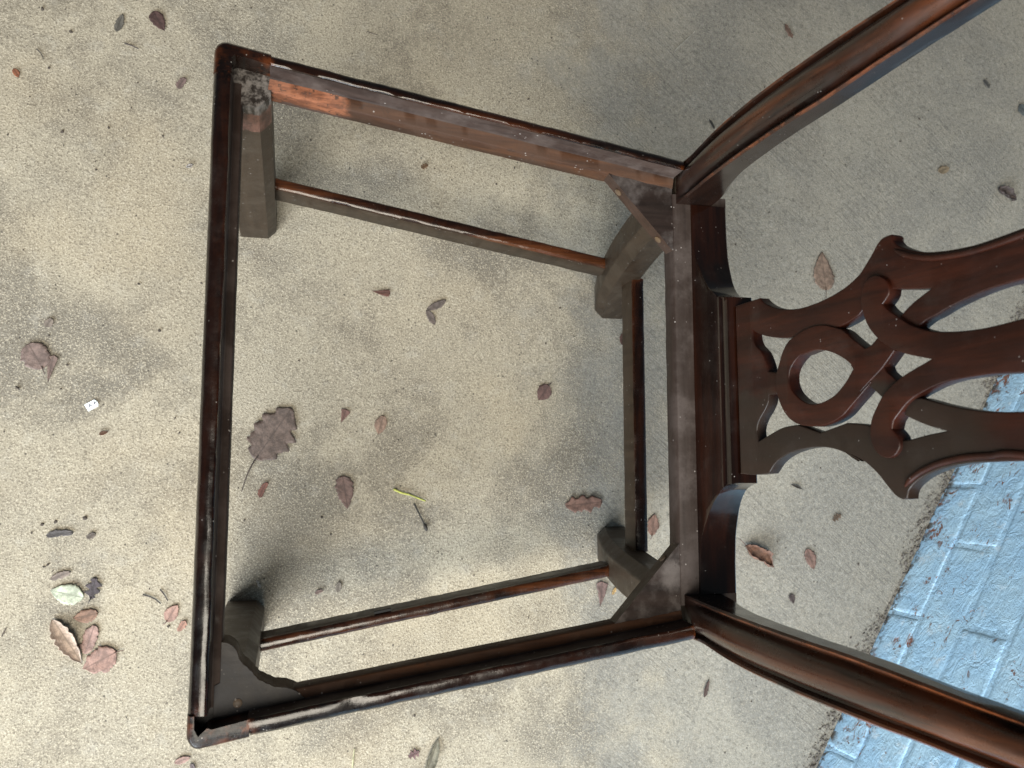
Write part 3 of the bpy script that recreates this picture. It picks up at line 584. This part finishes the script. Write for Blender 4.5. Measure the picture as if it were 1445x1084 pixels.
def back_post(s):
    rings = []
    zs = [0, .003] + [.02 + .38 * k / 22 for k in range(22)] + [.400, .408, .415, .421] + [.43 + .49 * k / 45 for k in range(46)]
    for z in zs:
        xf = lerp(TX, z); th = lerp(TT, z); yo = lerp(TO, z); yi = lerp(TI, z)
        wmo = min(1, max(0, (z - .402) / .022))
        ch = .011 * min(1, max(0, (.372 - z) / .03))
        sh = .001 if z == 0 else 0
        r = []
        for k in range(NPF):
            t = -1 + 2 * k / (NPF - 1)
            y = yo + (yi - yo) * (t + 1) / 2
            rel = mould(t) * wmo
            # chamfer of the inner front corner below the seat
            cut = max(0, (y - yi) * -1 + ch) if ch > 0 else 0
            r.append((xf - rel + min(cut, ch) + sh, s * y, z))
        r.append((xf + th * .55, s * (yi + .0004), z))
        r.append((xf + th - .0035, s * (yi + .0008), z)); r.append((xf + th, s * (yi + .004), z))
        r.append((xf + th, s * (yo - .003), z)); r.append((xf + th - .003, s * yo, z))
        r.append((xf + th * .5, s * (yo + .0002), z))
        rings.append([jit(p, .0003, 55, 11 + s) for p in r])
    n = len(rings[0]); fr = [0] * (NPF - 1) + [2] * 4 + [0] * (n - NPF - 3)
    v, f, fm = loft(rings, True, fr)
    for k, q in enumerate(f[:-2]):
        if sum(v[a][2] for a in q) / 4 < .397:
            j = k % n
            if j < NPF + 3: fm[k] = 1
    return mesh_obj('back_post', v, f, [W['post'], W['inner'], W['postside']], chair, fm, smooth=38)
back_post(1); back_post(-1)

# ---- crest rail joining post tops and splat (beyond the picture, seen only from other places)
rings = []
for k in range(61):
    y = -.275 + .55 * k / 60; a = abs(y) / .275
    zc = .945 + .012 * math.cos(a * PI) + .010 * a ** 3; hh = .030 + .006 * math.cos(a * PI * 2) - .010 * a ** 4
    xc = lerp(TX, .92) + .012 - .022 * (1 - a * a) * -.4
    rings.append([(xc + .012 * math.cos(q) - (.004 if math.cos(q) < 0 else 0), y, zc + hh * math.sin(q)) for q in [2 * PI * m / 14 for m in range(14)]])
v, f, fm = loft(rings)
mesh_obj('crest_rail', v, f, W['raily'], chair, smooth=60)

# ---- rear rail and shoe
XR = .4030
prof = [(XR + .0008, ZB), (XR, ZB + .001), (XR, ZL - .0012), (XR + .001, ZL - .0002), (.4190, ZL), (.4580, ZL), (.4580, ZB)]
rings = []
for k in range(61):
    y = .1870 - .374 * k / 60
    rings.append([jit((x, y, z), .0004, 70, 21) for x, z in prof])
v, f, fm = loft(rings, True, [1, 1, 1, 0, 0, 2, 2])
mesh_obj('rear_rail', v, f, [W['rabbety'], W['ledgey'], W['raily']], chair, fm, smooth=50)
SP = [(.4002, .4212), (.4045, .4226), (.410, .4243), (.416, .4258), (.422, .4266), (.428, .4270), (.434, .4266), (.4375, .4258), (.4385, .4248), (.4402, .4238), (.4422, .4240), (.4436, .4252),
      (.4444, .4272), (.4450, .4256), (.4470, .4243), (.4500, .4240), (.4535, .4246), (.4565, .4262), (.4585, .4285)]
SHT = [(.079, .4600), (.0800, .4530), (.0825, .4420), (.0860, .4330), (.0910, .4258), (.0965, .4200), (.1035, .4152), (.111, .4115), (.120, .4075), (.129, .4045), (.150, .4022), (.178, .4014)]
def shoe():
    ys = []
    ys += [(-y, z) for y, z in reversed(SHT)]
    ys += [(y, .4600) for y in [-.075 + .15 * k / 20 for k in range(21)]]
    ys += SHT
    rings = []
    for y, zt in ys:
        pts = []
        n = len(SP)
        for q in range(n):
            z = SP[q][0]
            zz = min(z, zt - .00002 * (n - q))
            x = SP[q][1]
            if z > zt:
                # follow the profile at the clipped height
                for a in range(n - 1):
                    if SP[a][0] <= zt <= SP[a + 1][0]:
                        u = (zt - SP[a][0]) / (SP[a + 1][0] - SP[a][0]); x = SP[a][1] + u * (SP[a + 1][1] - SP[a][1]) + .00001 * q; break
                else: x = SP[-1][1]
            pts.append((x, y, zz))
        xb = .4578 - .012 * (zt - .40) / .06
        pts.append((xb - .001, y, zt)); pts.append((xb, y, zt - .0008)); pts.append((.4578, y, .4001))
        rings.append(pts)
    v, f, fm = loft(rings)
    return mesh_obj('shoe', v, f, W['shoe'], chair, smooth=32)
shoe()

# ---- splat: body and three interlaced straps
P0 = Vector((.429, 0, .4605)); NN = math.sqrt(1 + .113 ** 2)
UP = Vector((.113, 0, 1)) / NN; NFW = Vector((-1, 0, .113)) / NN
def smooth_outline(pts, step=.0022):
    """Catmull-Rom through the points, broken at the flagged corners"""
    n = len(pts); out = []
    for i in range(n):
        a = pts[i]; b = pts[(i + 1) % n]; p = pts[i - 1]; q = pts[(i + 2) % n]
        A, B = Vector(a[:2]), Vector(b[:2])
        ma = (B - Vector(p[:2])) * .5 if not a[2] else (B - A)
        mb = (Vector(q[:2]) - A) * .5 if not b[2] else (B - A)
        d = (B - A).length
        # limit overshoot on uneven spacing
        for m in (ma, mb):
            if m.length > 1.3 * d: m *= 1.3 * d / m.length
        k = max(1, int(d / step))
        for j in range(k):
            u = j / k
            out.append(A * (2*u**3 - 3*u*u + 1) + ma * (u**3 - 2*u*u + u) + B * (-2*u**3 + 3*u*u) + mb * (u**3 - u*u))
    return out
def slab(name, outlines, front, back, mat, parent, bev=.0011):
    """flat pierced board: curve outlines filled, given thickness, rounded arrises"""
    cu = bpy.data.curves.new(name, 'CURVE'); cu.dimensions = '2D'; cu.fill_mode = 'BOTH'
    cu.extrude = (front - back) / 2 - bev; cu.bevel_depth = bev; cu.bevel_resolution = 2; cu.offset = -bev
    for pts in outlines:
        pl = smooth_outline(pts); sp = cu.splines.new('POLY'); sp.points.add(len(pl) - 1); sp.use_cyclic_u = True
        for k, p in enumerate(pl): sp.points[k].co = (p.x, p.y, 0, 1)
    tmp = bpy.data.objects.new('tmp', cu); COL.objects.link(tmp)
    bpy.context.view_layer.update()
    me = bpy.data.meshes.new_from_object(tmp.evaluated_get(bpy.context.evaluated_depsgraph_get()))
    bpy.data.objects.remove(tmp); bpy.data.curves.remove(cu)
    me.name = name; me.materials.clear(); me.materials.append(mat)
    mid = (front + back) / 2
    for v in me.vertices:
        q = P0 + UP * v.co.y + Vector((0, v.co.x, 0)) + NFW * (mid + v.co.z)
        v.co = q
    bm = bmesh.new(); bm.from_mesh(me); bmesh.ops.remove_doubles(bm, verts=bm.verts, dist=1e-5); bmesh.ops.recalc_face_normals(bm, faces=bm.faces); bm.to_mesh(me); bm.free()
    me.shade_smooth(); me.set_sharp_from_angle(angle=rad(30))
    o = bpy.data.objects.new(name, me); COL.objects.link(o); o.parent = parent; return o
SB = -.0105
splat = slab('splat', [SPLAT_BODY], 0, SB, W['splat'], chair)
splat['label'] = 'pierced reddish splat with a darker lower strap'
slab('cross_strap', [SPLAT_CROSS], .0007, SB + .0006, W['splat'], splat, .0006)
slab('loop_strap', [SPLAT_LOOP, SPLAT_HOLE], .0016, SB + .0011, W['strap'], splat, .0009)
slab('scroll_strap', [SPLAT_BAND], .0030, SB + .0016, W['strap'], splat, .0011)
# raised bead along the outer edge of each strap above the ears
def bead(pts):
    pl = []
    n = len(pts)
    for i in range(n - 1):
        p, a, b, q = (Vector(pts[max(i-1, 0)][:2]), Vector(pts[i][:2]), Vector(pts[i+1][:2]), Vector(pts[min(i+2, n-1)][:2]))
        for k in range(5):
            u = k / 5; pl.append(a*(2*u**3-3*u*u+1) + (b-p)*.5*(u**3-2*u*u+u) + b*(-2*u**3+3*u*u) + (q-a)*.5*(u**3-u*u))
    rings = []
    for i, c in enumerate(pl):
        d = (pl[min(i+1, len(pl)-1)] - pl[max(i-1, 0)]).normalized(); nrm = Vector((d.y, -d.x))
        if (c + nrm * .001).x ** 2 > c.x ** 2: nrm = -nrm      # towards the middle of the splat
        c2 = c + nrm * .0036; ring_ = []
        rr = .0022 * min(1, (i + 1) / 6)
        for k in range(8):
            a = 2 * PI * k / 8; w = c2 + nrm * (rr * math.cos(a)); h_ = rr * .75 * math.sin(a)
            q = P0 + UP * w.y + Vector((0, w.x, 0)) + NFW * (h_ + .0002); ring_.append(tuple(q))
        rings.append(ring_)
    v, f, fm = loft(rings)
    mesh_obj('edge_bead', v, f, W['strap'], splat, smooth=70)
iu = [k for k, p in enumerate(SPLAT_BODY) if abs(p[1] - .455) < 1e-6]
ear = [k for k in range(10, 25) if SPLAT_BODY[k][2]][1]
bead(SPLAT_BODY[ear + 1:iu[0] + 1])
low = SPLAT_BODY[iu[3]:]
cut = [k for k in range(6, len(low)) if low[k][2]][0]
bead(list(reversed(low[1:cut])))

# ---- stretchers
def bar(name, a0, a1, prof, mats, n=40, seed=5, fmr=None, amp=.0004):
    rings = []
    for i in range(n + 1):
        u = i / n; rings.append([jit(a0(p) if i == 0 else tuple(Vector(a0(p)).lerp(Vector(a1(p)), u)), amp, 60, seed) for p in prof])
    v, f, fm = loft(rings, True, fmr)
    return mesh_obj(name, v, f, mats, chair, fm, smooth=40)
# section: (offset inward from the outer face, z) with worn upper arrises
sec = [(0, .1000), (0, .1345), (.0010, .1375), (.0035, .1395), (.0110, .1398), (.0133, .1385), (.0142, .1360), (.0146, .1010), (.0138, .1000)]
for s in (1, -1):
    bar('side_stretcher', lambda p, s=s: (.0430, s * (.2612 - p[0]), p[1]), lambda p, s=s: (.4470, s * (.1955 - p[0]), p[1]),
        sec, [W['stretch'], W['inner']], 60, 31 + s, [0, 0, 0, 0, 0, 0, 1, 1, 0], .0005)
st = [c for c in chair.children if c.name.startswith('side_stretcher')][1]
yy = .2612 + (.1955 - .2612) * (.172 - .043) / .404 - .0146
v, f = prism([(.163, -yy - .0012), (.181, -yy + .0030 - .0012), (.181, -yy + .0042), (.163, -yy + .0012)], .1335, .1392)
t = NT('dark_slot'); SLOT = t.fin(t.mix(t.noise(t.coord('Object'), 200), (.004, .003, .0025), (.010, .008, .006)), .9)
mesh_obj('slot', v, f, SLOT, st, smooth=0)
sec = [(.4625, .1400), (.4622, .1660), (.4632, .1690), (.4655, .1700), (.4760, .1700), (.4785, .1688), (.4790, .1660), (.4788, .1400)]
bar('rear_stretcher', lambda p: (p[0], .1640, p[1]), lambda p: (p[0], -.1640, p[1]), sec, [W['raily'], W['inner']], 50, 41, [1, 1, 0, 0, 0, 0, 0, 0])

# ---- corner blocks behind, with screws
def screw(parent, loc, nrm, r):
    nrm = Vector(nrm).normalized(); q = nrm.to_track_quat('Z', 'Y')
    pts = []; F = []
    K = 12
    for ri, h in ((r, -.001), (r, .0004), (r * .75, .0008), (r * .12, .0009)):
        for k in range(K): pts.append(Vector(loc) + q @ Vector((ri * math.cos(2*PI*k/K), ri * math.sin(2*PI*k/K), h)))
    for a in range(3):
        for k in range(K): F.append((a*K+k, a*K+(k+1) % K, (a+1)*K+(k+1) % K, (a+1)*K+k))
    F.append(tuple(3*K + k for k in range(K)))
    return mesh_obj('screw', pts, F, W['screw'], parent, smooth=30)
def corner_block(s):
    A = Vector((.3400, s * .2003, 0)); B = Vector((XR + .0002, s * .1330, 0)); C = Vector((XR + .0002, s * (side_y(XR) - .0225), 0))
    V, F = [], []
    N = 10; zt, zb = .3992, .3842
    # top surface is a slightly uneven triangle fan grid
    top = []
    for i in range(N + 1):
        row = []
        for j in range(N + 1 - i):
            p = A * (1 - i / N - j / N) + B * (i / N) + C * (j / N)
            row.append(len(V)); V.append((p.x, p.y, zt + .0011 * noise.noise(p * 90)))
        top.append(row)
    for i in range(N):
        for j in range(N - i):
            F.append((top[i][j], top[i + 1][j], top[i][j + 1]))
            if j < N - i - 1: F.append((top[i + 1][j], top[i + 1][j + 1], top[i][j + 1]))
    nt = len(F)
    edge = [top[i][0] for i in range(N + 1)]
    b0 = len(V)
    for k in edge: V.append((V[k][0] + .0006, V[k][1], zb))
    for k in range(N): F.append((edge[k], edge[k + 1], b0 + k + 1, b0 + k))
    cidx = len(V); V.append((C.x, C.y, zb))
    for k in range(N): F.append((b0 + k, b0 + k + 1, cidx))
    e1 = [top[0][j] for j in range(N + 1)]; e2 = [top[N - j][j] for j in range(N + 1)]
    F.append(tuple(e1) + (cidx, b0)); F.append(tuple(e2) + (cidx, b0 + N))
    o = mesh_obj('corner_block', V, F, [W['block'], W['blockface']], chair, [0] * nt + [1] * (len(F) - nt), smooth=40)
    d = (B - A).normalized(); n = Vector((d.y, -d.x, 0)) * (1 if s > 0 else -1)
    if n.x > 0: n = -n
    for u in ((.20, .82) if s > 0 else (.80,)):
        p = A.lerp(B, u) + Vector((0, 0, .3915)) + n * .0003
        screw(o, p, n, .0036)
    # hardened glue left along the joint
    V, F = [], []
    return o
corner_block(1); corner_block(-1)

# ---- bracket with a wavy sawn edge, front corner
def bracket():
    zt, zb = .4009, .3720
    yw = side_y(.02) - .0225
    edge = [(x, y) for x, y in BRACKET]
    edge[0] = (.0205, edge[0][1]); edge[-1] = (edge[-1][0], -(side_y(edge[-1][0]) - .0155))
    # finer wavy line
    fine = []
    for i in range(len(edge) - 1):
        for k in range(6):
            u = k / 6; p = Vector(edge[max(i-1, 0)]); a = Vector(edge[i]); b = Vector(edge[i+1]); q = Vector(edge[min(i+2, len(edge)-1)])
            ma = (b - p) * .5; mb = (q - a) * .5
            c = a * (2*u**3-3*u*u+1) + ma * (u**3-2*u*u+u) + b * (-2*u**3+3*u*u) + mb * (u**3-u*u)
            w = .0007 * noise.noise(Vector((c.x * 260, c.y * 260, 0)))
            fine.append((c.x + w, c.y + w))
    fine.append(edge[-1])
    poly = fine + [(.0165, -(WF - .0175)), (.0165, -.2290), (.0205, -.2270)]
    n = len(poly); nf = len(fine) - 1
    V = [(x, y, zb) for x, y in poly] + [(x + .0003, y - .0003, zt) for x, y in poly]
    F = [tuple(range(n))[::-1], tuple(range(n, 2*n))] + [(i, (i+1) % n, n + (i+1) % n, n + i) for i in range(n)]
    M = [0, 0] + [1 if i < nf else 0 for i in range(n)]
    o = mesh_obj('corner_bracket', V, F, [W['bracket'], W['bracketedge']], chair, M, smooth=30, bevel=.0006)
    o['label'] = 'corner bracket with a wavy sawn edge'
    screw(o, (.034, -.2430, .4010), (0, 0, 1), .0034)
bracket()

# ================================================================== fallen leaves and litter
MATS = {}
def leaf_mat(col):
    k = tuple(col)
    if k in MATS: return MATS[k]
    t = NT('dry_leaf'); O = t.coord('Object')
    n = t.noise(O, 160, 5, .65); f = t.noise(O, 700, 3, .6)
    c = t.mix(t.rng(n, .35, .68), tuple(x * .62 for x in col), tuple(min(.9, x * 1.25) for x in col))
    c = t.mix(t.math('MULTIPLY', t.rng(f, .55, .7), .4), c, tuple(x * .4 for x in col))
    x, y, z = t.sep(O); ay = t.math('ABSOLUTE', y)
    rib = t.rng(ay, .0010, .0004)
    ph = t.math('FRACT', t.math('MULTIPLY', t.math('SUBTRACT', x, t.math('MULTIPLY', ay, .9)), 230.))
    vein = t.math('MULTIPLY', t.rng(t.math('ABSOLUTE', t.math('SUBTRACT', ph, .5)), .10, .03), .4)
    c = t.mix(t.math('MULTIPLY', t.math('MAXIMUM', rib, vein), .6), c, tuple(x_ * .45 for x_ in col))
    edge = t.noise(O, 55, 4, .6)
    c = t.mix(t.math('MULTIPLY', t.rng(edge, .56, .72), .5), c, tuple(x_ * .35 for x_ in col))
    MATS[k] = t.fin(c, .65, t.bump(t.math('ADD', n, f), .5, .0008)); return MATS[k]
def halfwidth(shape, t, side, rn, ph):
    if shape in ('oval', 'curl', 'crumple'): w = math.sin(PI * t ** .8) ** .75 * (1 if t < .85 else 1 - .5 * (t - .85) / .15)
    elif shape == 'round': w = math.sqrt(max(0, 1 - (2*t - 1) ** 2))
    elif shape == 'pointed': w = math.sin(PI * t ** .62) ** .8
    elif shape == 'triangle': w = (1 - t) ** .9 * min(1, t / .08)
    elif shape == 'lobed': w = math.sin(PI * t) ** .5 * (.72 + .38 * math.sin(t * 19 + ph + side))
    elif shape == 'oak':
        w = math.sin(PI * min(1, t ** .85)) ** .6 * (.72 + .40 * abs(math.sin(t * 15 + side * .9)) )
    elif shape == 'vee': w = .42 * math.sin(PI * t) ** .6
    else: w = math.sin(PI * t) ** .38 * (.74 + .42 * noise.noise(Vector((t * 7, side * 3.1, ph))))
    w *= 1 + .26 * noise.noise(Vector((t * 13, side * 5, ph + 3))) + .16 * noise.noise(Vector((t * 34, side * 5, ph + 7)))
    return max(.0, w)
def make_leaf(row, idx):
    X, Y, L, Wd, ang, shape, col, curl, stem, name, cat, label = row
    rn = random.Random(idx * 17 + 3); ph = rn.uniform(0, 9)
    NS = 26 if L > .03 else 14; NC = 9
    V, F = [], []
    def blade(bend, rot0, sc):
        o = len(V); hgt = .004 + .30 * curl * Wd * (.30 if shape not in ('curl', 'crumple') else .6)
        for i in range(NS + 1):
            t = i / NS; tt = min(max(t, .004), .996)
            cx = (t - .5) * L * sc; cyb = bend * L * ((t - .5) ** 2 - .1)
            for k in range(NC):
                q = -1 + 2 * k / (NC - 1)
                w = halfwidth(shape, tt, 1 if q > 0 else -1, rn, ph) * Wd / 2
                y = q * w
                if shape in ('curl', 'crumple'):
                    a = q * (1.0 + 1.1 * curl * (.6 + .4 * t)); rr = w / (1.0 + .75 * curl)
                    yy = rr * math.sin(a); zz = rr * (1 - math.cos(a)) + (.10 * L * (t - .5) ** 2 * curl)
                    if shape == 'crumple':
                        zz += .16 * Wd * (noise.noise(Vector((t * 5, q * 3, ph))) + .5); yy += .15 * Wd * noise.noise(Vector((t * 4, q * 2, ph + 5)))
                else:
                    yy = y
                    zz = .0009 + curl * (.22 * abs(y) + .10 * L * abs(t - .5) ** 1.5 * (1 + noise.noise(Vector((t * 3, ph, q))))) \
                        + curl * .05 * Wd * (noise.noise(Vector((t * 6, q * 2.5, ph))) + .4)
                zz += .0003 * math.cos(q * 14) * (1 if shape != 'round' else .5)
                px, py = cx + (.5 * L * sc if shape == 'vee' else 0), yy + cyb
                c_, s_ = math.cos(rot0), math.sin(rot0)
                V.append((px * c_ - py * s_, px * s_ + py * c_, max(.0006, zz)))
        for i in range(NS):
            for k in range(NC - 1):
                a = o + i * NC + k; F.append((a, a + NC, a + NC + 1, a + 1))
    if shape == 'vee':
        blade(.10, .50, 1.0); blade(-.12, -1.05, .75)
    else:
        blade(rn.uniform(-.18, .18) if shape not in ('oak', 'round') else .05, 0, 1)
    me = bpy.data.meshes.new(name); me.from_pydata(V, [], F); me.materials.append(leaf_mat(col)); me.shade_smooth()
    o = bpy.data.objects.new(name, me); COL.objects.link(o)
    m = o.modifiers.new('leaf_thickness', 'SOLIDIFY'); m.thickness = .0005; m.offset = 1
    o.location = (X, Y, .0006); o.rotation_euler = (0, 0, rad(ang))
    tag(o, label, cat)
    if stem:
        ln = (.30 if stem == 1 else .62) * L; n = 9; R = .0007 if stem == 1 else .0010
        path = [Vector((-.42 * L - ln * k / n, (.18 if stem == 1 else -.20) * ln * (k / n) ** 2, .0016 + .0015 * math.sin(k / n * PI))) for k in range(n + 1)]
        tube_obj('stem', path, R, leaf_mat(tuple(x * .6 for x in col)), o)
        rib = [Vector((-.44 * L + .86 * L * k / 8, 0, .0022 + curl * .02 * L * (abs(k / 8 - .5)))) for k in range(9)]
    return o
def tube_obj(name, path, r, mat, parent=None, K=6, taper=.5):
    rings = []
    for i, p in enumerate(path):
        d = (path[min(i + 1, len(path) - 1)] - path[max(i - 1, 0)]).normalized()
        a = d.cross(Vector((0, 0, 1))).normalized(); b = a.cross(d)
        rr = r * (1 - taper * i / (len(path) - 1))
        rings.append([tuple(p + a * rr * math.cos(2*PI*k/K) + b * rr * math.sin(2*PI*k/K)) for k in range(K)])
    v, f, fm = loft(rings)
    return mesh_obj(name, v, f, mat, parent, smooth=60)
for i, row in enumerate(LEAVES): make_leaf(row, i)
for i, (ps, r, col, name, cat, label) in enumerate(TWIGS):
    org = Vector((ps[0][0], ps[0][1], 0)); fine = []
    for k in range(len(ps) - 1):
        for u in (0, .33, .66):
            q = Vector(ps[k]).lerp(Vector(ps[k + 1]), u); fine.append(Vector((q.x, q.y, r + .0004 + .0004 * noise.noise(Vector((q.x * 300, q.y * 300, i))))) - org)
    fine.append(Vector((ps[-1][0], ps[-1][1], r + .0004)) - org)
    o = tube_obj(name, fine, r, leaf_mat(col), None, 7, .35); o.location = org
    tag(o, label, cat)
    if 'seed end' in label:
        e = fine[-1]; V, F = [], []
        for a in range(7):
            for b in range(8):
                th = PI * a / 6; ph = 2 * PI * b / 8
                V.append((e.x + .0042 * math.cos(th) * .5 + .0022 * math.sin(th) * math.cos(ph), e.y - .0050 * math.cos(th) + .0012 * math.sin(th) * math.cos(ph), .0026 + .0022 * math.sin(th) * math.sin(ph)))
        for a in range(6):
            for b in range(8): F.append((a*8+b, a*8+(b+1) % 8, (a+1)*8+(b+1) % 8, (a+1)*8+b))
        mesh_obj('seed_pod', V, F, leaf_mat(col), o)

# white paper tag with two pen marks
t = NT('white_paper'); PAPER = t.fin(t.mix(t.noise(t.coord('Object'), 300, 3), (.72, .78, .80), (.80, .84, .86)), .6)
t = NT('grey_ink'); INK = t.fin(t.mix(t.noise(t.coord('Object'), 900, 3), (.10, .10, .14), (.20, .21, .26)), .7)
org = Vector((sum(p[0] for p in TAG) / 6, sum(p[1] for p in TAG) / 6, 0))
v, f = prism([(x - org.x, y - org.y) for x, y in TAG], .0009, .0014)
o = mesh_obj('paper_tag', v, f, PAPER, None, smooth=0); o.location = org; o.rotation_euler = (.02, .05, 0)
tag(o, 'tiny white paper tag with one rounded end and faint pen marks', 'paper tag')
u = Vector((TAG[1][0] - TAG[0][0], TAG[1][1] - TAG[0][1], 0)).normalized(); vv = Vector((-u.y, u.x, 0))
for (a, b, c, d) in ((-.0052, -.0012, -.0040, .0024), (-.0040, .0024, -.0024, -.0008), (.0006, .0004, .0046, .0014), (.0016, -.0012, .0022, .0030)):
    p = u * a + vv * b; q = u * c + vv * d; n = (q - p).normalized().cross(Vector((0, 0, 1))) * .00045
    k = [p + n, q + n, q - n, p - n]
    v, f = prism([(w_.x, w_.y) for w_ in k], .00135, .00165)
    mesh_obj('pen_mark', v, f, INK, o, smooth=0)

# soil crumbs scattered on the slab, and the gritty crack along the wall
t = NT('dark_soil'); SOIL = t.fin(t.mix(t.noise(t.coord('Position'), 500, 4), (.028, .022, .018), (.11, .09, .075)), .9)
t = NT('pale_grit'); GRITM = t.fin(t.mix(t.noise(t.coord('Position'), 700, 2, .8), (.025, .021, .018), (.22, .20, .18)), .9)
def crumb(V, F, x, y, r, rn, flat=.55):
    o = len(V); a0 = rn.uniform(0, 6.3); el = rn.uniform(.3, 1); 
    base = []
    for ring_, (z, s) in enumerate(((0, .85), (.45, 1.0), (.9, .55))):
        for k in range(6):
            a = a0 + k * PI / 3; rr = r * s * rn.uniform(.55, 1.35)
            px, py = rr * math.cos(a), rr * el * math.sin(a)
            V.append((x + px * math.cos(a0) - py * math.sin(a0), y + px * math.sin(a0) + py * math.cos(a0), z * r * flat * 1.6))
    for q in range(2):
        for k in range(6): F.append((o+q*6+k, o+q*6+(k+1) % 6, o+(q+1)*6+(k+1) % 6, o+(q+1)*6+k))
    F.append(tuple(o + 12 + k for k in range(6)))
V, F = [], []; rn = random.Random(8)
for x, y, r in CRUMBS: crumb(V, F, x, y, r * .62, rn, .4)
for k in range(520):
    x = rn.uniform(-.42, 1.15); y = rn.uniform(-.62, .62)
    crumb(V, F, x, y, abs(rn.gauss(.0003, .0005)) + .0003, rn, .4)
o = mesh_obj('soil_crumbs', V, F, SOIL, None, smooth=50)
tag(o, 'dark soil crumbs and specks scattered over the concrete', 'grit', kind='stuff')
V, F = [], []
td = Vector((.53706, .84354, 0)); nd = Vector((-.84354, .53706, 0))
for k in range(2600):
    s = rn.uniform(-.25, 1.0); d = abs(rn.gauss(0, .011)) + .0015
    if noise.noise(Vector((s * 9, 2, 0))) < -.15 and d > .006: continue
    p = WALL_O + td * s + nd * d
    crumb(V, F, p.x, p.y, abs(rn.gauss(.0007, .0008)) + .0004, rn, .6)
o = mesh_obj('wall_base_grit', V, F, GRITM, None, smooth=50)
tag(o, 'dark gritty dirt along the crack between slab and painted bricks', 'grit', kind='stuff')
